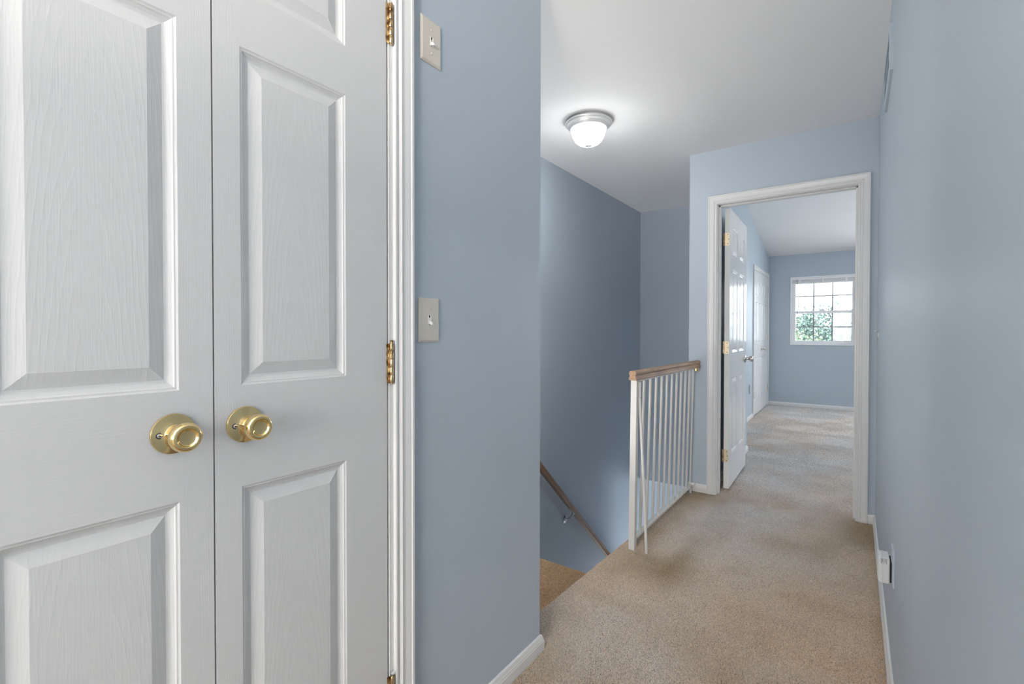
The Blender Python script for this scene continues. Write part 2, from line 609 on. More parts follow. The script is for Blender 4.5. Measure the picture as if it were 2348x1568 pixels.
CAS = [(0, 0), (0, 0.009), (0.002, 0.0105), (0.007, 0.0105), (0.009, 0.0085), (0.012, 0.0085), (0.016, 0.0115), (0.018, 0.0135),
       (0.021, 0.0135), (0.023, 0.0120), (0.030, 0.0125), (0.040, 0.0145), (0.046, 0.0155), (0.048, 0.0180), (0.054, 0.0180), (CW, 0.0150), (CW, 0)]


def casing(root, axis, wall, a0, a1, ztop, out, mat, zb=-0.004):
    """three mitred lengths round an opening a0..a1 on a wall plane; axis 'x' or 'y' runs along the wall"""
    def P(a, z, t):
        return (a, wall + out * t, z) if axis == 'x' else (wall + out * t, a, z)
    for side, a in ((-1, a0), (1, a1)):
        mb = MB()
        mb.loft([[P(a + side * q, zb, t) for q, t in CAS], [P(a + side * q, ztop + q, t) for q, t in CAS]])
        o = mb.build('casing_leg', mat, root)
        o.location = -root.location
    mb = MB()
    mb.loft([[P(a0 - q, ztop + q, t) for q, t in CAS], [P(a1 + q, ztop + q, t) for q, t in CAS]])
    o = mb.build('casing_head', mat, root)
    o.location = -root.location


# closet (double doors) casing and jamb
t1 = empty('trim_1', (XL, DY1, 0), 'white moulded casing round the big closet double doors', 'door trim', kind='structure')
casing(t1, 'y', XL, DY0 - 0.016, DY1 + 0.016, DTOP + 0.016, 1, M['trim'])
for (a, b_) in ((DY0 - 0.018, DY0 - 0.003), (DY1 + 0.003, DY1 + 0.0185)):
    o = MB().box(XL - 0.12, XL + 0.0015, a, b_, -0.004, DTOP + 0.003).build('jamb', M['trim'], t1)
    o.location = -t1.location
o = MB().box(XL - 0.12, XL + 0.0015, DY0 - 0.018, DY1 + 0.018, DTOP + 0.003, DTOP + 0.02).build('jamb_head', M['trim'], t1)
o.location = -t1.location

# bedroom doorway casing, jambs, stops
t2 = empty('trim_2', (OL, YE, 0), 'white moulded casing round the bedroom doorway', 'door trim', kind='structure')
casing(t2, 'x', YE, OL - 0.005, OR + 0.005, OT + 0.005, -1, M['trim'])
casing(t2, 'x', YEB, OL - 0.005, OR + 0.005, OT + 0.005, 1, M['trim'])
for (a, b_) in ((OL - 0.018, OL), (OR, OR + 0.018)):
    o = MB().box(a, b_, YE - 0.001, YEB + 0.001, -0.004, OT).build('jamb', M['trim'], t2, bevel=0.001)
    o.location = -t2.location
o = MB().box(OL - 0.018, OR + 0.018, YE - 0.001, YEB + 0.001, OT, OT + 0.018).build('jamb_head', M['trim'], t2, bevel=0.001)
o.location = -t2.location
for (a, b_) in ((OL, OL + 0.011), (OR - 0.011, OR)):
    o = MB().box(a, b_, YE + 0.038, YEB - 0.038, -0.004, OT).build('door_stop', M['trim'], t2, bevel=0.0015)
    o.location = -t2.location
o = MB().box(OL, OR, YE + 0.038, YEB - 0.038, OT - 0.011, OT).build('door_stop', M['trim'], t2, bevel=0.0015)
o.location = -t2.location
# strike side lines of the hinge-side jamb
# bedroom closet casing
CY0, CY1, CTOP = 7.255, 8.505, 2.005
t3 = empty('trim_3', (XBL, CY0, 0), 'white casing round the narrow bedroom closet doors', 'door trim', kind='structure')
casing(t3, 'y', XBL, CY0 - 0.006, CY1 + 0.006, CTOP + 0.006, 1, M['trim'])

# ------------------------------------------------------------------ panelled doors
PANEL = [(0, 0), (0.003, -0.0018), (0.0055, -0.0022), (0.0075, -0.0042), (0.0125, -0.0072), (0.0150, -0.0080), (0.0185, -0.0084), (0.041, -0.0016)]


def door_leaf(name, width, height, thick, panels, mats, panel_prof, loc, rz, label, hinge_stile=None):
    """local frame: leaf face at x=0 looking +x, y from 0 to width, z from 0; panels = (y0,y1,z0,z1)"""
    root = None
    ys = sorted({0.0, width} | {p[0] for p in panels} | {p[1] for p in panels})
    zs = sorted({0.0, height} | {p[2] for p in panels} | {p[3] for p in panels})

    def inside(y, z):
        return any(p[0] < y < p[1] and p[2] < z < p[3] for p in panels)
    mb = MB()
    for face_x in (0.0, -thick):
        for i in range(len(ys) - 1):
            for j in range(len(zs) - 1):
                ym, zm = (ys[i] + ys[i + 1]) / 2, (zs[j] + zs[j + 1]) / 2
                if face_x == 0.0 and inside(ym, zm):
                    continue
                is_rail = any(p[0] < ym < p[1] for p in panels) and len(mats) > 1
                mb.add([(face_x, ys[i], zs[j]), (face_x, ys[i + 1], zs[j]), (face_x, ys[i + 1], zs[j + 1]), (face_x, ys[i], zs[j + 1])],
                       [(0, 1, 2, 3)], 1 if is_rail else 0)
    e = [(0, 0, 0), (0, width, 0), (0, width, height), (0, 0, height)]
    bk = [(-thick, y, z) for _, y, z in e]
    mb.add(e + bk, [(0, 1, 5, 4), (1, 2, 6, 5), (2, 3, 7, 6), (3, 0, 4, 7)])
    root = mb.build(name, mats)
    root.location = loc
    root.rotation_euler = (0, 0, rz)
    tag(root, label, 'door', kind='structure')
    for p in panels:
        pm = MB()
        cyy, czz = (p[0] + p[1]) / 2, p[2]
        rings = []
        for q, d in panel_prof:
            rings.append([(d, p[0] + q, p[2] + q), (d, p[1] - q, p[2] + q), (d, p[1] - q, p[3] - q), (d, p[0] + q, p[3] - q)])
        pm.loft(rings, cap=False)
        pm.add(rings[-1], [(0, 1, 2, 3)])
        pm.build('panel', mats[-1], root, origin=(0, cyy, czz))
    return root


def knob(root, y, z, mat, prof_rose, prof_knob, screws=(), name='door_knob', screw_mat=None, x0=0.0, sgn=1):
    k = MB().lathe(prof_knob, (x0, y, z), (sgn, 0, 0), 40).build(name, mat, root)
    r = MB().lathe(prof_rose, (x0, y, z), (sgn, 0, 0), 40).build('rosette', mat, k)
    for dy, dz in screws:
        s = MB()
        s.lathe([(0.0001, 0.0), (0.0041, 0.0), (0.0041, 0.0020), (0.0034, 0.0026), (0.0001, 0.0027)],
                (x0 + 0.0062, y + dy, z + dz), (1, 0, 0), 14)
        s.lathe([(0.0001, 0.0), (0.0053, 0.0), (0.0053, 0.0016), (0.0001, 0.0016)], (x0 + 0.0062, y + dy, z + dz), (1, 0, 0), 14, mi=1)
        s.lathe([(0.0001, 0.0), (0.0013, 0.0), (0.0013, 0.0029), (0.0001, 0.0029)], (x0 + 0.0062, y + dy, z + dz), (1, 0, 0), 8, mi=1)
        s.build('screw', [screw_mat, M['dark']], k)
    return k


ROSE = [(0.0001, 0), (0.0335, 0), (0.0335, 0.0025), (0.0325, 0.0042), (0.030, 0.0050), (0.022, 0.0072), (0.0165, 0.0092), (0.0150, 0.0105), (0.0001, 0.0105)]
TULIP = [(0.0001, 0.004), (0.0148, 0.010), (0.0128, 0.014), (0.0116, 0.020), (0.0112, 0.026), (0.0122, 0.0305), (0.0155, 0.034), (0.0195, 0.0370),
         (0.0222, 0.0405), (0.0236, 0.0450), (0.0238, 0.0500), (0.0232, 0.0545), (0.0216, 0.0578), (0.0192, 0.0600), (0.0170, 0.0606), (0.0155, 0.0602),
         (0.0142, 0.0588), (0.0130, 0.0570), (0.0118, 0.0560), (0.0100, 0.0554), (0.0060, 0.0550), (0.0001, 0.0549)]

zp = [(0.235, 0.866), (1.054, 1.678), (1.785, 1.925)]
# right-hand leaf: lock stile 45 mm, panel 225, hinge stile 112
SEAM = 0.3845
d2 = door_leaf('door_2', DY1 - 0.003 - (SEAM + 0.0015), 2.03, 0.035,
               [(0.0455, 0.2705, a - 0.012, b_ - 0.012) for a, b_ in zp], [M['grain_stile'], M['grain_rail'], M['grain_panel']], PANEL,
               (XL, SEAM + 0.0015, 0.012), 0, 'white grained closet door hung on three brass hinges beside the switches')
W1 = SEAM - 0.0015 - (DY0 + 0.003)
d1 = door_leaf('door_1', W1, 2.03, 0.035,
               [(W1 - 0.2755, W1 - 0.0525, a - 0.012, b_ - 0.012) for a, b_ in zp], [M['grain_stile'], M['grain_rail'], M['grain_panel']], PANEL,
               (XL, DY0 + 0.003, 0.012), 0, 'white grained closet door without visible hinges, its brass knob nearest the viewer')
knob(d1, 0.3215 - DY0 - 0.003, 0.983 - 0.012, M['brass'], ROSE, TULIP, [(-0.0215, 0.0005)], screw_mat=M['chrome'])['label'] = 'polished brass knob with dished face'
knob(d2, 0.4375 - SEAM - 0.0015, 0.981 - 0.012, M['brass'], ROSE, TULIP, [(-0.0205, -0.0003)], screw_mat=M['chrome'])['label'] = 'polished brass knob with dished face'


def butt_hinge(root, z0, z1, pin_up, label, tilt=False):
    """in door_2 local space, barrel standing proud of the hinge edge"""
    yb = 0.7815 - (SEAM + 0.0015)
    xb = 0.0052
    h = z1 - z0
    lf = MB().box(0.0001, 0.0022, yb - 0.0125, yb - 0.001, z0 - 0.012, z1 - 0.012)
    hg = lf.build('hinge', M['worn_brass'], root)
    hg['label'] = label
    for k in range(5):
        a = z0 - 0.012 + h * k / 5 + 0.0006
        b_ = z0 - 0.012 + h * (k + 1) / 5 - 0.0006
        MB().lathe([(0.0001, a), (0.0048, a), (0.0054, a + 0.0008), (0.0054, b_ - 0.0008), (0.0048, b_), (0.0001, b_)],
                   (xb, yb, 0), (0, 0, 1), 16).build('knuckle', M['worn_brass'], hg)
    top = z1 - 0.012
    pm = MB().lathe([(0.0001, z0 - 0.014), (0.0026, z0 - 0.014), (0.0026, top + pin_up), (0.0001, top + pin_up)], (xb, yb, 0), (0, 0, 1), 12)
    ax = Vector((0.25, 0.1, 1)) if tilt else Vector((0, 0, 1))
    if tilt:
        pm.lathe([(0.0001, 0), (0.0030, 0.0), (0.0075, 0.0025), (0.0078, 0.0035), (0.005, 0.0042), (0.0001, 0.0042)], (xb, yb, top + pin_up - 0.001), ax, 16)
    else:
        pm.lathe([(0.0001, 0), (0.0042, 0.0002), (0.0046, 0.0016), (0.003, 0.003), (0.0001, 0.0034)], (xb, yb, top + pin_up - 0.0005), ax, 14)
    pm.build('pin', M['chrome'] if tilt else M['worn_brass'], hg)


butt_hinge(d2, 1.849, 1.945, 0.0, 'worn brass hinge near the top')
butt_hinge(d2, 1.028, 1.124, 0.006, 'worn brass hinge at knob height, pin raised')
butt_hinge(d2, 0.214, 0.308, 0.007, 'worn brass hinge at the bottom, silver pin cap tilted', tilt=True)

# bedroom door, hinged on the stair side and standing open
DW, DH = 0.762, 2.026
PAN6 = []
for z0, z1 in ((0.235, 0.80), (0.985, 1.60), (1.70, 1.905)):
    PAN6 += [(0.118, 0.338, z0, z1), (0.424, 0.644, z0, z1)]
PANEL_B = [(0, 0), (0.004, -0.002), (0.008, -0.004), (0.013, -0.008), (0.017, -0.009), (0.040, -0.002)]
d3 = door_leaf('door_3', DW, DH, 0.035, PAN6, [M['door_smooth']], PANEL_B, (-0.738, 3.735, 0.018), math.radians(1.4),
               'white six panel bedroom door standing open into the room')
BALLK = [(0.0001, 0.005), (0.0125, 0.008), (0.0115, 0.012), (0.0100, 0.020), (0.0105, 0.028), (0.0150, 0.032), (0.0205, 0.036), (0.0235, 0.042),
         (0.0245, 0.048), (0.0245, 0.056), (0.0235, 0.060), (0.0200, 0.0625), (0.0170, 0.0630), (0.0001, 0.0625)]
ROSEB = [(0.0001, 0), (0.0325, 0), (0.0325, 0.003), (0.030, 0.0065), (0.020, 0.009), (0.0001, 0.009)]
k3 = knob(d3, DW - 0.060, 0.912, M['nickel'], ROSEB, BALLK, name='door_knob')
k3['label'] = 'satin nickel round knob'
knob(d3, DW - 0.060, 0.912, M['nickel'], ROSEB, BALLK, name='door_knob', x0=-0.035, sgn=-1)
MB().box(-0.030, -0.005, DW, DW + 0.0012, 0.885, 0.942).build('latch_plate', M['nickel'], d3)
for zc_ in (0.236, 1.023, 1.806):
    hz0, hz1 = zc_ - 0.0455, zc_ + 0.0455
    mb = MB()
    x0, x1, r = -0.0345, -0.0035, 0.011
    out = [(x0, hz0)]
    for cxx, czz, a0 in ((x1 - r, hz0 + r, -90), (x1 - r, hz1 - r, 0)):
        for k in range(6):
            a = math.radians(a0 + 18 * k)
            out.append((cxx + r * math.cos(a), czz + r * math.sin(a)))
    out.append((x0, hz1))
    mb.loft([[(x, -0.0018, z) for x, z in out], [(x, 0.0005, z) for x, z in out]])
    hg = mb.build('hinge', M['hinge_leaf'], d3)
    for sx, sz in ((-0.0150, 0.033), (-0.0095, 0.0), (-0.0150, -0.033)):
        MB().lathe([(0.0001, 0), (0.0030, 0), (0.0030, 0.0006), (0.0001, 0.0006)], (sx, -0.0018, zc_ + sz), (0, -1, 0), 12).build('screw_hole', M['dark'], hg)
    for k in range(5):
        a, b_ = hz0 + 0.0182 * k + 0.0004, hz0 + 0.0182 * (k + 1) - 0.0004
        MB().lathe([(0.0001, a), (0.0048, a), (0.0054, a + 0.0006), (0.0054, b_ - 0.0006), (0.0048, b_), (0.0001, b_)],
                   (-0.0405, -0.0035, 0), (0, 0, 1), 14).build('knuckle', M['worn_brass'], hg)

# bedroom closet pair
CLW = (CY1 - CY0) / 2 - 0.0035
PANC = []
for z0, z1 in ((0.20, 0.79), (0.98, 1.555), (1.66, 1.855)):
    PANC += [(0.090, 0.278, z0, z1), (0.343, 0.531, z0, z1)]
for nm, yy, ang, mir, lb in (('door_4', CY0 + 0.002, -1.1, False, 'bedroom closet door hinged nearer the doorway, slightly ajar'),
                        ('door_5', CY1 - 0.002 - CLW, 0.0, True, 'bedroom closet door hinged nearer the window wall')):
    d = door_leaf(nm, CLW, 1.985, 0.03, PANC, [M['door_smooth']], PANEL_B, (XBL + 0.004, yy, 0.015), math.radians(ang), lb)
    hy = -0.006 if not mir else CLW + 0.006
    ky = 0.045 if mir else CLW - 0.045
    knob(d, ky, 0.893, M['nickel'], [(r * 0.8, h) for r, h in ROSEB], [(r * 0.8, h * 0.85) for r, h in BALLK])
    for zz in (0.27, 1.06, 1.80):
        hg = MB().lathe([(0.0001, zz - 0.045), (0.0055, zz - 0.045), (0.0055, zz + 0.045), (0.0001, zz + 0.045)], (0.005, hy, 0), (0, 0, 1), 12)
        hg.box(0.0, 0.002, min(hy, hy + (0.02 if not mir else -0.02)), max(hy, hy + (0.02 if not mir else -0.02)), zz - 0.045, zz + 0.045)
        hg.build('hinge', M['nickel'], d)

# ------------------------------------------------------------------ bedroom window
wn = empty('window_1', ((WX0 + WX1) / 2, YF, WZ0), 'bright white framed window with dark grid bars on the far bedroom wall', 'window', kind='structure')


def wpart(name, mb, mat, parent=None, bevel=0.0):
    o = mb.build(name, mat, parent or wn, bevel=bevel)
    p = parent or wn
    o.location = -wn.location if p is wn else (0, 0, 0)
    return o


def ring_box(mb, x0, x1, z0, z1, t, ya, yb):
    mb.box(x0, x1, ya, yb, z0, z0 + t)
    mb.box(x0, x1, ya, yb, z1 - t, z1)
    mb.box(x0, x0 + t, ya, yb, z0 + t, z1 - t)
    mb.box(x1 - t, x1, ya, yb, z0 + t, z1 - t)
    return mb


wpart('window_frame', ring_box(MB(), WX0, WX1, WZ0, WZ1, 0.016, YF - 0.010, YF + 0.14), M['vinyl'], bevel=0.002)
wpart('window_track', ring_box(MB(), WX0 + 0.016, WX1 - 0.016, WZ0 + 0.016, WZ1 - 0.016, 0.014, YF + 0.05, YF + 0.14), M['vinyl'])
gx0, gx1 = WX0 + 0.030, WX1 - 0.030
RM = 1.462                      # meeting rail
for nm, z0, z1, yy in (('lower_sash', WZ0 + 0.030, RM + 0.018, YF + 0.060), ('upper_sash', RM - 0.018, WZ1 - 0.030, YF + 0.096)):
    sash = wpart(nm, ring_box(MB(), gx0, gx1, z0, z1, 0.034 if nm == 'lower_sash' else 0.030, yy, yy + 0.03), M['vinyl'], bevel=0.003)
    t = 0.034 if nm == 'lower_sash' else 0.030
    a0, a1, b0, b1 = gx0 + t, gx1 - t, z0 + t, z1 - t
    xs = [a0 + (a1 - a0) * k / 3 for k in range(4)]
    zm = (b0 + b1) / 2
    for x in xs[1:3]:
        wpart('grid_bar', MB().box(x - 0.008, x + 0.008, yy + 0.010, yy + 0.020, b0, b1), M['muntin'], sash)
    wpart('grid_bar', MB().box(a0, a1, yy + 0.0105, yy + 0.0195, zm - 0.008, zm + 0.008), M['muntin'], sash)
    for i in range(3):
        for (q0, q1) in ((b0, zm), (zm, b1)):
            wpart('pane', MB().box(xs[i] + 0.004, xs[i + 1] - 0.004, yy + 0.013, yy + 0.017, q0 + 0.004, q1 - 0.004), M['glass'], sash)
lk = MB().box(-0.45, -0.375, YF + 0.055, YF + 0.085, RM + 0.016, RM + 0.026)
lk.lathe([(0.0001, 0), (0.011, 0), (0.010, 0.012), (0.0001, 0.012)], (-0.41, YF + 0.070, RM + 0.026), (0, 0, 1), 14)
lk.box(-0.43, -0.385, YF + 0.050, YF + 0.060, RM + 0.027, RM + 0.037)
wpart('sash_lock', lk, M['vinyl'])

# raised mini blind
bl = empty('window_blind', (-0.4, YF - 0.02, 1.98), 'white mini blind drawn up at the top of the bedroom window', 'blind')


def bpart(name, mb, mat, bevel=0.0):
    o = mb.build(name, mat, bl, bevel=bevel)
    o.location = -bl.location
    return o


bpart('headrail', MB().box(WX0 + 0.018, WX1 - 0.018, YF - 0.002, YF + 0.030, 1.962, 1.988), M['vinyl'], 0.002)
st = MB()
for k in range(14):
    zz = 1.910 + k * 0.0037
    st.box(WX0 + 0.022, WX1 - 0.022, YF + 0.002, YF + 0.027, zz, zz + 0.0022)
bpart('slat_stack', st, M['vinyl'])['kind'] = 'stuff'
bpart('bottom_rail', MB().box(WX0 + 0.022, WX1 - 0.022, YF + 0.003, YF + 0.026, 1.896, 1.908), M['vinyl'], 0.002)
bpart('wand', MB().tube([(-0.735, YF - 0.006, 1.965), (-0.735, YF - 0.008, 1.6), (-0.735, YF - 0.006, 1.235)], 0.0032, 8), M['muntin'])
for x in (-0.70, -0.40, -0.11):
    bpart('ladder_cord', MB().box(x - 0.008, x + 0.008, YF - 0.0005, YF + 0.001, 1.896, 1.964), M['vinyl'])

# ------------------------------------------------------------------ stairs
stair = empty('staircase', (-1.45, 2.42, -0.19), 'beige carpeted stairs going down behind the white railing', 'stairs')
RISE, RUN = 0.1955, 0.209


def step(name, y0, y1, ztop):
    pr_ = [(y0, ztop)] + [(y1 - 0.024 + 0.024 * math.sin(math.pi / 2 * k / 5), ztop - 0.024 + 0.024 * math.cos(math.pi / 2 * k / 5)) for k in range(6)]
    pr_ += [(y1 - 0.012, ztop - 0.05), (y1 - 0.02, ztop - 0.25), (y0, ztop - 0.25)]
    mb = MB().loft([[(x, yy, z) for yy, z in pr_] for x in (XS + 0.001, XE - 0.004)])
    o = mb.build(name, M['backing'], stair)
    o.location = -stair.location
    return o


step('landing', YC + 0.001, 2.42, -0.19 + ZB)
for k in range(12):
    step('tread', 2.42 + RUN * k - 0.03, 2.42 + RUN * (k + 1), -0.19 - RISE * (k + 1))

# ------------------------------------------------------------------ white railing
RX0, RX1 = -0.966, -0.949          # foot and top: the railing leans a little
rl = empty('stair_railing', (-0.957, 2.44, 0), 'white metal stair railing with worn oak handrail', 'railing')


def rpart(name, mb, mat, bevel=0.0):
    o = mb.build(name, mat, rl, bevel=bevel)
    o.location = -rl.location
    return o


def bar(x0, x1, y, z0, z1, hx, hy):
    return MB().loft([[(x0 + a * hx, y + b_ * hy, z0) for a, b_ in ((-1, -1), (1, -1), (1, 1), (-1, 1))],
                      [(x1 + a * hx, y + b_ * hy, z1) for a, b_ in ((-1, -1), (1, -1), (1, 1), (-1, 1))]])


rpart('post', bar(-0.958, -0.947, 2.447, -0.008, 0.899, 0.0165, 0.0165), M['rail_white'], 0.002)
HR = [(-0.0205, 0.0), (0.0205, 0.0), (0.0215, 0.003), (0.0205, 0.014), (0.0165, 0.018), (0.0155, 0.024), (0.0195, 0.032), (0.0200, 0.040), (0.0165, 0.0465), (0.008, 0.0495),
      (-0.008, 0.0495), (-0.0165, 0.0465), (-0.0200, 0.040), (-0.0195, 0.032), (-0.0155, 0.024), (-0.0165, 0.018), (-0.0205, 0.014), (-0.0215, 0.003)]
hm = MB().loft([[(-0.943 + 0.022 * q + a, y, 0.9005 + z) for a, z in HR] for q, y in ((0, 2.402), (1, 3.585))])
rpart('handrail', hm, M['oak_worn'], 0.0015)['label'] = 'worn oak handrail'
rpart('top_channel', MB().box(-0.956, -0.9245, 2.46, 3.56, 0.8925, 0.902), M['rail_white'])
br = MB().loft([[(RX0 - 0.004 + a, y, z) for a, z in ((-0.014, 0.030), (0.014, 0.030), (0.014, 0.042), (-0.014, 0.042))] for y in (2.46, 3.600)])
rpart('bottom_rail', br, M['rail_white'], 0.0015)
for k in range(11):
    y = 2.592 + 0.0995 * k
    rpart('baluster', MB().tube([(RX0 - 0.004, y, 0.040), (RX1, y, 0.896)], 0.0080, 12), M['rail_white'])
ft = MB().box(RX0 - 0.018, RX0 + 0.03, 3.575, 3.608, 0.045, 0.062)
rpart('end_cap', ft, M['rail_white'], 0.004)
rpart('foot', MB().lathe([(0.0001, -0.006), (0.007, -0.006), (0.0085, 0.0), (0.0085, 0.034), (0.0001, 0.034)], (-0.955, 3.545, 0), (0, 0, 1), 14), M['rail_white'])
rpart('brace_strip', MB().box(-0.9305, -0.9195, 2.459, 2.463, 0.79, 0.888), M['rail_white'])
rpart('brace_rod', MB().tube([(-0.928, 2.462, 0.806), (-0.926, 2.462, 0.79), (-0.900, 2.449, 0.40), (-0.877, 2.437, 0.0), (-0.877, 2.437, -0.006)], 0.0078, 12), M['rail_white'])
wp = MB()
out = [(-0.012, 0.0)] + [(0.012 * math.cos(a), -0.022 + 0.012 * math.sin(a)) for a in [math.pi + math.pi * k / 8 for k in range(9)]] + [(0.012, 0.0)]
wp.loft([[(-0.927 + a, y, 0.902 + z) for a, z in out] for y in (3.590, 3.600)])
wp.lathe([(0.0001, 0), (0.0032, 0), (0.0026, 0.002), (0.0001, 0.002)], (-0.927, 3.590, 0.882), (0, -1, 0), 10)
rpart('wall_bracket', wp, M['brass'])

# ------------------------------------------------------------------ wall handrail above the stairs
wh = empty('wall_handrail', (XS + 0.07, 2.9, 0.18), 'varnished wooden handrail sloping down the stair wall on silver brackets', 'handrail')
P0, P1 = Vector((XS + 0.070, 2.0, 1.0156)), Vector((XS + 0.070, 5.1, -1.8417))
d = (P1 - P0).normalized()
nrm = Vector((1, 0, 0)).cross(d)
if nrm.z < 0:
    nrm = -nrm
prof = [(-0.018, -0.026), (0.018, -0.026), (0.020, -0.020), (0.017, -0.006), (0.0185, 0.002), (0.0225, 0.010), (0.0215, 0.018), (0.014, 0.0245), (0.0, 0.026),
        (-0.014, 0.0245), (-0.0215, 0.018), (-0.0225, 0.010), (-0.0185, 0.002), (-0.017, -0.006), (-0.020, -0.020)]
o = MB().loft([[p + Vector((a, 0, 0)) * 0.86 + nrm * b_ * 0.84 for a, b_ in prof] for p in (P0, P1)]).build('rail', M['oak_varnish'], wh, bevel=0.001)
o.location = -wh.location
for y in (2.35, 3.373, 4.6):
    s = (y + 0.02 - P0.y) / d.y
    pr_ = P0 + d * s - nrm * 0.0218
    zz = -0.351 + (y - 3.373) * d.z / d.y
    mb = MB().lathe([(0.0001, 0), (0.031, 0), (0.031, 0.003), (0.026, 0.006), (0.013, 0.008), (0.009, 0.013), (0.0001, 0.013)], (XS, y, zz), (1, 0, 0), 24)
    mb.tube([(XS + 0.006, y, zz + 0.006), (XS + 0.022, y, zz + 0.012), (XS + 0.045, y + 0.008, zz + 0.018), (XS + 0.062, y + 0.016, pr_.z - 0.008), (XS + 0.068, y + 0.018, pr_.z + 0.002)], 0.0055, 10)
    a0, a1 = pr_ - d * 0.03 + nrm * 0.001, pr_ + d * 0.03 + nrm * 0.001
    mb.loft([[p + Vector((a, 0, 0)) - nrm * b_ for a, b_ in ((-0.010, 0), (0.010, 0), (0.010, 0.003), (-0.010, 0.003))] for p in (a0, a1)])
    b_o = mb.build('bracket', M['chrome'], wh)
    b_o.location = -wh.location

# ------------------------------------------------------------------ ceiling lamp
cl = empty('ceiling_light', (-1.33, 2.66, HC), 'lit round ceiling lamp with frosted bowl and silver rim', 'ceiling lamp')


def lpart(name, prof_, mat, flip=True):
    mb = MB().lathe([(r, h) for r, h in prof_], (0, 0, 0), (0, 0, -1), 56)
    return mb.build(name, mat, cl)


lpart('rim', [(0.0001, 0), (0.1240, 0), (0.1260, 0.006), (0.1380, 0.013), (0.1425, 0.017), (0.1425, 0.0215), (0.1395, 0.0245), (0.1370, 0.0250), (0.1360, 0.0285), (0.1335, 0.0320), (0.1290, 0.0345), (0.1260, 0.0355),
              (0.1210, 0.0405), (0.1135, 0.0500), (0.1110, 0.0535), (0.1065, 0.0545), (0.1060, 0.0450), (0.0001, 0.0440)], M['lamp_rim'])
lpart('glass_bowl', [(0.0001, 0.046), (0.1040, 0.046), (0.1060, 0.056), (0.1040, 0.066), (0.0960, 0.094), (0.083, 0.118), (0.065, 0.136), (0.042, 0.147), (0.019, 0.152), (0.0001, 0.153)], M['lamp_glass'])
lpart('finial', [(0.0001, 0.148), (0.021, 0.148), (0.0225, 0.1505), (0.020, 0.155), (0.010, 0.159), (0.006, 0.161), (0.0062, 0.165), (0.004, 0.169), (0.0001, 0.171)], M['lamp_rim'])

# ------------------------------------------------------------------ light switches


def rect_ring(x, y0, y1, z0, z1):
    return [(x, y0, z0), (x, y1, z0), (x, y1, z1), (x, y0, z1)]


def light_switch(y, z, label):
    root = empty('light_switch', (XL, y, z), label, 'light switch', 'toggle light switches on the blue wall')
    hw, hh = 0.0375, 0.0585
    pm = MB()
    pm.loft([rect_ring(0, -hw, hw, -hh, hh), rect_ring(0.0022, -hw, hw, -hh, hh), rect_ring(0.0058, -hw + 0.0055, hw - 0.0055, -hh + 0.0055, hh - 0.0055)], cap=False)
    a, b_ = 0.0052, 0.0125
    i0 = rect_ring(0.0058, -a, a, -b_, b_)
    o0 = rect_ring(0.0058, -hw + 0.0055, hw - 0.0055, -hh + 0.0055, hh - 0.0055)
    pm.add(o0 + i0, [(0, 1, 5, 4), (1, 2, 6, 5), (2, 3, 7, 6), (3, 0, 4, 7)])
    pm.loft([i0, rect_ring(0.001, -a, a, -b_, b_)], cap=False)
    pm.add(rect_ring(0.001, -a, a, -b_, b_), [(0, 1, 2, 3)])
    pm.build('plate', M['ivory'], root)
    sm_ = MB()
    for q in (-1, 1):
        sm_.box(0.001, 0.0072, q * 0.0048 - 0.0008, q * 0.0048 + 0.0008, -b_ + 0.0006, b_ - 0.0006)
    sm_.box(0.001, 0.0040, -0.004, 0.004, -b_ + 0.002, 0.0075)
    sm_.build('switch_frame', M['ivory_light'], root, bevel=0.0004)
    MB().box(0.001, 0.0020, -0.004, 0.004, 0.0075, b_).build('slot', M['dark'], root)
    lv = MB().loft([rect_ring(0.002, -0.0036, 0.0036, -0.0085, 0.004)[:], [(0.0085, -0.0034, -0.0105), (0.0085, 0.0034, -0.0105), (0.0100, 0.0034, -0.0030), (0.0100, -0.0034, -0.0030)],
                    [(0.0168, -0.0030, -0.0135), (0.0168, 0.0030, -0.0135), (0.0178, 0.0030, -0.0085), (0.0178, -0.0030, -0.0085)]])
    lv.build('toggle', M['ivory_light'], root, bevel=0.0006)
    for q in (-1, 1):
        s = MB().lathe([(0.0001, 0), (0.0036, 0), (0.0033, 0.0010), (0.002, 0.0016), (0.0001, 0.0018)], (0.0057, 0, q * 0.0305), (1, 0, 0), 14)
        s.build('screw', M['ivory'], root)
    return root


light_switch(0.9185, 1.9200, 'upper ivory toggle switch beside the top door hinge')
light_switch(0.9100, 1.1840, 'lower ivory toggle switch level with the middle door hinge')

# ------------------------------------------------------------------ air vent high on the hall wall
vt = empty('air_vent', (XR, 2.49, 2.215), 'blue painted louvred air vent high on the hall wall', 'air vent')
VY0, VY1, VZ0, VZ1 = -0.215, 0.215, -0.088, 0.088
vf = MB()
o_ = [(VY0, VZ0), (VY1, VZ0), (VY1, VZ1), (VY0, VZ1)]
fr_ = 0.024
i_ = [(VY0 + fr_, VZ0 + fr_), (VY1 - fr_, VZ0 + fr_), (VY1 - fr_, VZ1 - fr_), (VY0 + fr_, VZ1 - fr_)]
o2 = [(VY0 + .004, VZ0 + .004), (VY1 - .004, VZ0 + .004), (VY1 - .004, VZ1 - .004), (VY0 + .004, VZ1 - .004)]
vf.loft([[(0, y, z) for y, z in o_], [(-0.009, y, z) for y, z in o_], [(-0.012, y, z) for y, z in o2], [(-0.012, y, z) for y, z in i_], [(-0.001, y, z) for y, z in i_]], cap=False)
vf.build('frame', M['vent'], vt)
MB().box(-0.0012, -0.0004, VY0 + fr_, VY1 - fr_, VZ0 + fr_, VZ1 - fr_).build('opening', M['dark'], vt)
nl = 24
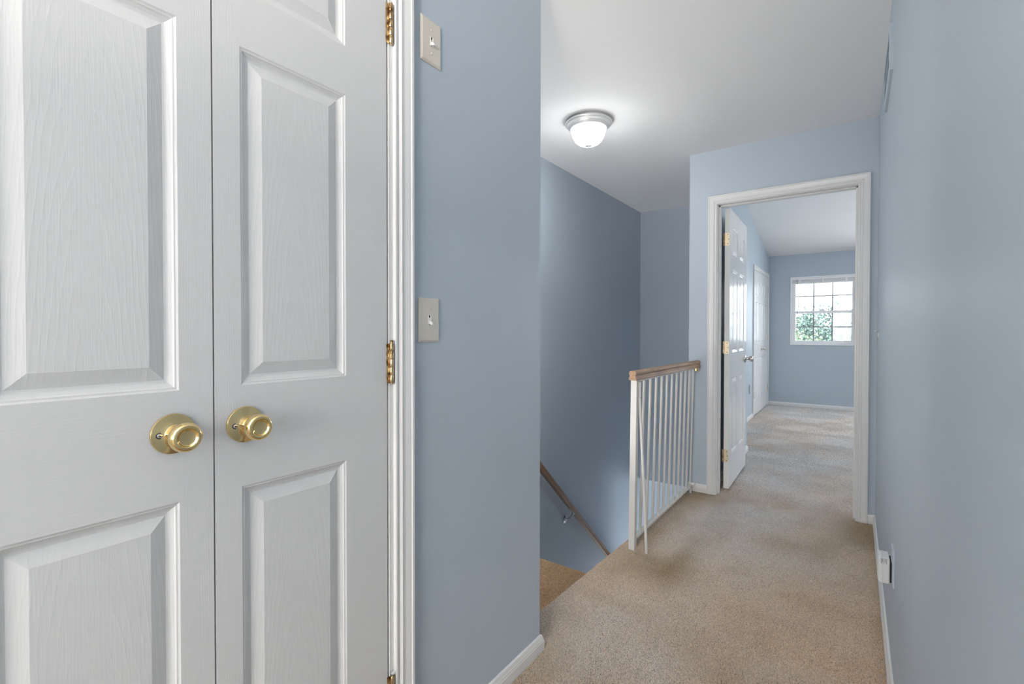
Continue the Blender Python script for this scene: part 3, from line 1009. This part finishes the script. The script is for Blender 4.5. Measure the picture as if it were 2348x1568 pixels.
for row in (-1, 1):
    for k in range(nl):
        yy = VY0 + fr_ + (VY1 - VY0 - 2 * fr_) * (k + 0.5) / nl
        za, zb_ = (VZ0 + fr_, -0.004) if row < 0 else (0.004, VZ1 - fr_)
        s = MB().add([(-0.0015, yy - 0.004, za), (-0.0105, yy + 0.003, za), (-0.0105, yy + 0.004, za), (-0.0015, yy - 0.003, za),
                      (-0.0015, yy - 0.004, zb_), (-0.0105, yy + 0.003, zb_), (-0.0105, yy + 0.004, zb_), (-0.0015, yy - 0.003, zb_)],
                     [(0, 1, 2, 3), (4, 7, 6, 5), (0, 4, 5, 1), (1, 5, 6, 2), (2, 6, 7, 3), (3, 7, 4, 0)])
        s.build('louvre', M['vent_shaded'], vt)
MB().box(-0.0115, -0.001, VY0 + fr_, VY1 - fr_, -0.004, 0.004).build('divider', M['vent'], vt)

# ------------------------------------------------------------------ outlet and plug-in alarm on the right wall
ol = empty('wall_outlet', (XR, 1.972, 0.40), 'blue painted outlet plate behind the plug-in alarm', 'outlet')
pm = MB().loft([rect_ring(0, -0.036, 0.036, -0.060, 0.060), rect_ring(-0.0025, -0.036, 0.036, -0.060, 0.060), rect_ring(-0.005, -0.032, 0.032, -0.056, 0.056)])
pm.build('plate', M['vent'], ol)
for q in (-1, 1):
    MB().lathe([(0.0001, 0), (0.0165, 0), (0.0165, 0.0012), (0.0001, 0.0012)], (-0.0055, 0, q * 0.0195), (-1, 0, 0), 20).build('socket', M['vent'], ol)
al = empty('plug_in_alarm', (XR - 0.0095, 1.985, 0.384), 'boxy white plug-in alarm hanging from the hall wall outlet', 'alarm')
ab = MB()
hy, hz = 0.034, 0.0405
rg = []
for x, q in ((-0.0005, 0.003), (-0.003, 0.0), (-0.024, 0.0), (-0.029, 0.003), (-0.032, 0.008), (-0.033, 0.014)):
    rg.append(rect_ring(x, -hy + q, hy - q, -hz + q, hz - q))
ab.loft(rg)
ab.build('body', M['alarm'], al, bevel=0.004, seg=3)
MB().box(-0.0200, -0.0190, -0.0343, 0.0343, -0.0408, 0.0408).build('seam', M['ivory'], al)
for k in range(5):
    x = -0.009 - 0.0035 * k
    MB().box(x - 0.0005, x + 0.0005, -hy - 0.0004, -hy + 0.004, 0.022 + 0.005 * (k % 2), 0.0395).build('slot', M['dark'], al)
MB().box(0.0, 0.004, -0.030, 0.028, -0.036, 0.030).build('gap_shade', M['dark'], al)  # dark slab standing in for the shadow between alarm and plate

# small white hook near the corner
hk = MB().tube([(XR, 3.36, 1.150), (XR - 0.006, 3.355, 1.152), (XR - 0.012, 3.34, 1.156), (XR - 0.017, 3.33, 1.160)], 0.0028, 8)
hk.tube([(XR - 0.003, 3.357, 1.151), (XR - 0.004, 3.357, 1.140), (XR - 0.003, 3.358, 1.128)], 0.0026, 8)
hk.box(XR - 0.0022, XR, 3.350, 3.366, 1.098, 1.150)
o = hk.build('wall_hook', M['ivory_light'])
tag(o, 'tiny white hook on the hall wall beside the doorway casing', 'hook')

# bedroom outlet by the closet
bo = empty('wall_outlet', (XBL, 6.957, 0.40), 'grey outlet plate on the bedroom wall beside closet doors', 'outlet')
MB().loft([rect_ring(0, -0.036, 0.036, -0.060, 0.060), rect_ring(0.003, -0.036, 0.036, -0.060, 0.060), rect_ring(0.0058, -0.031, 0.031, -0.055, 0.055)]).build('plate', M['nickel'], bo)
for q in (-1, 1):
    MB().lathe([(0.0001, 0), (0.0165, 0), (0.0165, 0.0012), (0.0001, 0.0012)], (0.0058, 0, q * 0.0195), (1, 0, 0), 20).build('socket', M['ivory'], bo)

# ------------------------------------------------------------------ trees and ground outside
GZ = -3.0
w = MB().add([(-120, 10.6, GZ), (120, 10.6, GZ), (120, 220, GZ), (-120, 220, GZ)], [(0, 1, 2, 3)])
w.add([(-120, -220, GZ), (120, -220, GZ), (120, -5, GZ), (-120, -5, GZ)], [(0, 1, 2, 3)])
w.add([(3.6, -5, GZ), (120, -5, GZ), (120, 10.6, GZ), (3.6, 10.6, GZ)], [(0, 1, 2, 3)])
struct(w, 'ground', M['grass'], 'pale paved ground outside the house', 'ground')


def tree(x, y, h, rad, nleaf, lsize, mat, label, seed):
    rg_ = np.random.default_rng(seed)
    root = empty('tree', (x, y, GZ), label, 'tree', 'trees outside the bedroom window')
    tr_ = MB().tube([(0, 0, 0), (0.05, 0, h * 0.3), (-0.05, 0.05, h * 0.55), (0.05, 0, h * 0.85)], [0.17, 0.13, 0.10, 0.03], 10)
    for k in range(7):
        a = k * 2.4
        z0 = h * (0.35 + 0.07 * k)
        tr_.tube([(0, 0, z0), (math.cos(a) * rad * 0.5, math.sin(a) * rad * 0.5, z0 + h * 0.10), (math.cos(a) * rad * 0.9, math.sin(a) * rad * 0.9, z0 + h * 0.15)], [0.06, 0.035, 0.012], 6)
    tr_.build('trunk', M['bark'], root)
    nb = 46
    cen = rg_.normal(size=(nb, 3))
    cen /= np.linalg.norm(cen, axis=1)[:, None]
    cen *= (rg_.random((nb, 1)) ** 0.4)
    cen = cen * np.array([rad, rad, h * 0.36]) + np.array([0, 0, h * 0.64])
    pick = rg_.integers(0, nb, nleaf)
    pos = cen[pick] + rg_.normal(size=(nleaf, 3)) * rad * 0.17
    nv = rg_.normal(size=(nleaf, 3))
    nv /= np.linalg.norm(nv, axis=1)[:, None]
    t = np.cross(nv, rg_.normal(size=(nleaf, 3)))
    t /= np.linalg.norm(t, axis=1)[:, None]
    bt = np.cross(nv, t)
    s = lsize * (0.6 + 0.8 * rg_.random((nleaf, 1)))
    V = np.stack([pos - t * s, pos + bt * s * 0.5, pos + t * s, pos - bt * s * 0.5], 1).reshape(-1, 3)
    me = bpy.data.meshes.new('foliage')
    me.from_pydata(V.tolist(), [], np.arange(nleaf * 4).reshape(-1, 4).tolist())
    me.materials.append(mat)
    fo = bpy.data.objects.new('foliage', me)
    col.objects.link(fo)
    fo.parent = root
    fo['kind'] = 'stuff'
    return root


tree(-2.35, 19.5, 4.9, 1.3, 14000, 0.06, M['leaf_b'], 'pale leafy tree low in the window beside the blind wand', 1)
tree(-0.75, 25.5, 5.25, 1.5, 16000, 0.06, M['leaf_a'], 'bluish green tree filling the middle panes', 2)
tree(0.55, 21.0, 5.0, 1.15, 12000, 0.06, M['leaf_a'], 'tree seen through the panes nearest the doorway casing', 3)
tree(-3.6, 33.0, 5.6, 1.8, 7000, 0.08, M['leaf_a'], 'distant tree behind the pale one, beyond the window', 4)

# ------------------------------------------------------------------ carpet pile


def vnoise(x, y, s, seed):
    r = np.random.default_rng(seed).random((256, 256))
    u, v = x / s + 50, y / s + 50
    i, j = np.floor(u).astype(int), np.floor(v).astype(int)
    a, b_ = u - i, v - j
    a, b_ = a * a * (3 - 2 * a), b_ * b_ * (3 - 2 * b_)
    g = lambda p, q: r[p % 256, q % 256]
    return (g(i, j) * (1 - a) + g(i + 1, j) * a) * (1 - b_) + (g(i, j + 1) * (1 - a) + g(i + 1, j + 1) * a) * b_


def blob(x, y, cx, cyy, rx, ry):
    return np.exp(-(((x - cx) / rx) ** 2 + ((y - cyy) / ry) ** 2))


def carpet_colour(x, y, edge, stairs=False):
    """pile colour: sandy beige, greyer where walked on and, as painted-in window light, towards the bedroom, darker brown where soiled"""
    n = len(x)
    base = np.array([0.78, 0.575, 0.385])
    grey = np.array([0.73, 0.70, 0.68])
    brown = np.array([0.40, 0.295, 0.175])
    t = np.clip(1.3 * vnoise(x, y, 0.55, 1) + 0.5 * vnoise(x, y, 0.2, 2) - 0.45, 0, 1)
    win_light = np.clip(0.25 + 0.75 * np.clip((y - 2.0) / 2.2, 0, 1), 0, 1)  # window light put into the colour, rising towards the bedroom
    g = np.clip(t * 0.5 + win_light * 0.6, 0, 1)[:, None]
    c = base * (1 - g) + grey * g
    soil = 0.42 * np.clip(vnoise(x, y, 0.33, 3) * 1.8 - 0.85, 0, 1) + 0.30 * np.clip(vnoise(x, y, 0.12, 4) * 1.8 - 0.95, 0, 1)
    soil += edge
    if not stairs:
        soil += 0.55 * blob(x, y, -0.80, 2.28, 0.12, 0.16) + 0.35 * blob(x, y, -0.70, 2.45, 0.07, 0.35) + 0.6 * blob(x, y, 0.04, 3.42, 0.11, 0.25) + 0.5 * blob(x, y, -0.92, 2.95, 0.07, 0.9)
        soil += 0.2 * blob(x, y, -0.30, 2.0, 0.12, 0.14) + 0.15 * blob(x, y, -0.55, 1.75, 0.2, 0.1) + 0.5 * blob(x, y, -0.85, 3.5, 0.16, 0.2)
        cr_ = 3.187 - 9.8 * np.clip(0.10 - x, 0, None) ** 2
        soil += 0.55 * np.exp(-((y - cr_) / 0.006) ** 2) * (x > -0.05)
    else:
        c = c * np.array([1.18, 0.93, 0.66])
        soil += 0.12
    far = np.clip((y - 3.5) / 1.0, 0, 1)
    soil = soil * (1 - 0.65 * far)
    s = np.clip(soil, 0, 1)[:, None]
    c = c * (1 - s) + brown * s
    k = 1 + (0.125 - 0.045 * far)[:, None] * RNG.normal(size=(n, 1))
    warm = RNG.random((n, 1)) < 0.05
    c = c * np.clip(k, 0.5, 1.5)
    c = np.where(warm, c * np.array([1.12, 0.98, 0.80]), c)
    return np.clip(c, 0.02, 0.9)


def jitter(x0, x1, y0, y1, sp_):
    xs_, ys_ = np.arange(x0, x1, sp_), np.arange(y0, y1, sp_)
    X_, Y_ = np.meshgrid(xs_, ys_)
    X_ = X_.ravel() + (RNG.random(X_.size) - 0.5) * sp_ * 0.95
    Y_ = Y_.ravel() + (RNG.random(Y_.size) - 0.5) * sp_ * 0.95
    return X_, Y_


def pile(name, P, Nrm, size, height, colr, label):
    """three-sided leaning tufts, one mesh"""
    n = len(P)
    Nrm = np.broadcast_to(Nrm, (n, 3)).astype(float)
    ref = np.where(np.abs(Nrm[:, 2:3]) > 0.7, np.array([[1.0, 0, 0]]), np.array([[0, 1.0, 0]]))
    u = np.cross(Nrm, ref)
    u /= np.linalg.norm(u, axis=1)[:, None]
    v = np.cross(Nrm, u)
    x, y = P[:, 0], P[:, 1]
    ang = 2 * np.pi * (vnoise(x, y, 0.22, 8) * 0.9 + 0.5 * RNG.random(n))
    lean = 0.25 + 0.55 * RNG.random(n)
    L = (u * np.cos(ang)[:, None] + v * np.sin(ang)[:, None]) * (lean * height)[:, None]
    h = (height * (0.75 + 0.5 * RNG.random(n)))[:, None]
    rot = RNG.random(n) * 2 * np.pi
    V = np.zeros((n, 6, 3))
    for k in range(3):
        a = rot + 2 * np.pi * k / 3
        r = (u * np.cos(a)[:, None] + v * np.sin(a)[:, None]) * size[:, None]
        V[:, k] = P + r * 0.62
        V[:, 3 + k] = P + r * 0.50 + L + Nrm * h
    V = V.reshape(-1, 3)
    o = (np.arange(n) * 6)[:, None]
    quads = np.concatenate([o + np.array([[0, 1, 4, 3]]), o + np.array([[1, 2, 5, 4]]), o + np.array([[2, 0, 3, 5]])], 1).reshape(-1)
    caps = (o + np.array([[3, 4, 5]])).reshape(-1)
    loops = np.concatenate([quads, caps]).astype(np.int32)
    nq, nc = n * 3, n
    me = bpy.data.meshes.new(name)
    me.vertices.add(len(V))
    me.vertices.foreach_set('co', V.reshape(-1).astype(np.float32))
    me.loops.add(len(loops))
    me.loops.foreach_set('vertex_index', loops)
    me.polygons.add(nq + nc)
    me.polygons.foreach_set('loop_start', np.concatenate([np.arange(nq) * 4, nq * 4 + np.arange(nc) * 3]).astype(np.int32))
    me.polygons.foreach_set('use_smooth', np.ones(nq + nc, dtype=bool))
    me.update(calc_edges=True)
    ca = me.color_attributes.new('fibre', 'FLOAT_COLOR', 'POINT')
    cc = np.ones((n, 6, 4), np.float32)
    cc[:, :, :3] = colr[:, None, :]
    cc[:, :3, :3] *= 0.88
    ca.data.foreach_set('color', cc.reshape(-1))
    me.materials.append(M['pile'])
    ob = bpy.data.objects.new(name, me)
    col.objects.link(ob)
    tag(ob, label, 'carpet', kind='stuff')
    return ob


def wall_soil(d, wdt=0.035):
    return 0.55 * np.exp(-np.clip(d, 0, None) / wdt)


# hall: the flat part plus the rolled edge over the stairs
SP = 0.0037
X_, Y_ = jitter(-1.17, XR - 0.012, 0.95, YEB + 0.02, SP)
R_ = 0.028
x_fl = edge_x(Y_) + R_
keep = ~((X_ < XL + 0.012) & (Y_ < YC + 0.012)) & (X_ > x_fl - 0.12)
keep &= ~((X_ < OL - 0.063) & (Y_ > YE - 0.012)) & ~((X_ > OR + 0.063) & (Y_ > YE - 0.012)) & ~((Y_ > YE - 0.018) & ((X_ < OL) | (X_ > OR)))
X_, Y_, x_fl = X_[keep], Y_[keep], x_fl[keep]
s_over = np.clip(x_fl - X_, 0, None)
a = np.clip(s_over / R_, 0, math.pi / 2)
down = np.clip(s_over - R_ * math.pi / 2, 0, None)
PX = np.where(s_over > 0, x_fl - R_ * np.sin(a), X_)
PZ = np.where(s_over > 0, ZB - R_ + R_ * np.cos(a) - down, ZB)
NN = np.stack([-np.sin(a), np.zeros_like(a), np.cos(a)], 1)
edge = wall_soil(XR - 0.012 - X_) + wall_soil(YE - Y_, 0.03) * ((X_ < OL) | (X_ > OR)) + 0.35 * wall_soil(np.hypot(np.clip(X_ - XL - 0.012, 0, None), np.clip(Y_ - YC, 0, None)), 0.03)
PP = np.stack([PX, Y_, PZ], 1)
n = len(PP)
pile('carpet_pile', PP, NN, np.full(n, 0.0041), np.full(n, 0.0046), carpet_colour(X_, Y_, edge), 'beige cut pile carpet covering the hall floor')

# bedroom: tufts grow with distance so that only what can be told apart is built
parts = []
for (ya, yb, sp_) in ((YEB + 0.02, 4.8, 0.0056), (4.8, 6.2, 0.0072), (6.2, YF - 0.012, 0.0090)):
    x, y = jitter(XBL + 0.012 if ya > 4.5 else XB + 0.012, 0.75, ya, yb, sp_)
    k = (x < -0.25 + 0.12 * (y - 3.0)) | (y < 6.5)
    k &= (y > YSB) | (x > XB + 0.012)
    parts.append((x[k], y[k], np.full(k.sum(), sp_)))
X_, Y_, S_ = (np.concatenate([p[i] for p in parts]) for i in range(3))
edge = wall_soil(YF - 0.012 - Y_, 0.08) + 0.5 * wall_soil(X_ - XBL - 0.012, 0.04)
n = len(X_)
pile('carpet_pile', np.stack([X_, Y_, np.full(n, ZB)], 1), np.array([[0, 0, 1.0]]), S_ * 1.0, S_ * 0.45 + 0.0032, carpet_colour(X_, Y_, edge), 'beige carpet, greyed by painted-in window light, covering the bedroom floor beyond the doorway')

# landing
X_, Y_ = jitter(XS + 0.014, XEDGE + 0.03, YC + 0.014, 2.42 + 0.06, 0.0048)
s_over = np.clip(Y_ - (2.42 - 0.024), 0, None)
a = np.clip(s_over / 0.024, 0, math.pi / 2)
down = np.clip(s_over - 0.024 * math.pi / 2, 0, None)
PY = np.where(s_over > 0, 2.42 - 0.024 + 0.024 * np.sin(a), Y_)
PZ = np.where(s_over > 0, -0.19 + ZB - 0.024 + 0.024 * np.cos(a) - down, -0.19 + ZB)
NN = np.stack([np.zeros_like(a), np.sin(a), np.cos(a)], 1)
n = len(X_)
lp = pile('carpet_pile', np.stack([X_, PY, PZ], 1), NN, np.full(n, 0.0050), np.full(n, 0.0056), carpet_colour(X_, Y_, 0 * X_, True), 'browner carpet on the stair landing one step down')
for key in ('label', 'category'):
    del lp[key]
lp.name = 'landing_pile'
lp.parent = stair
lp.location = -stair.location
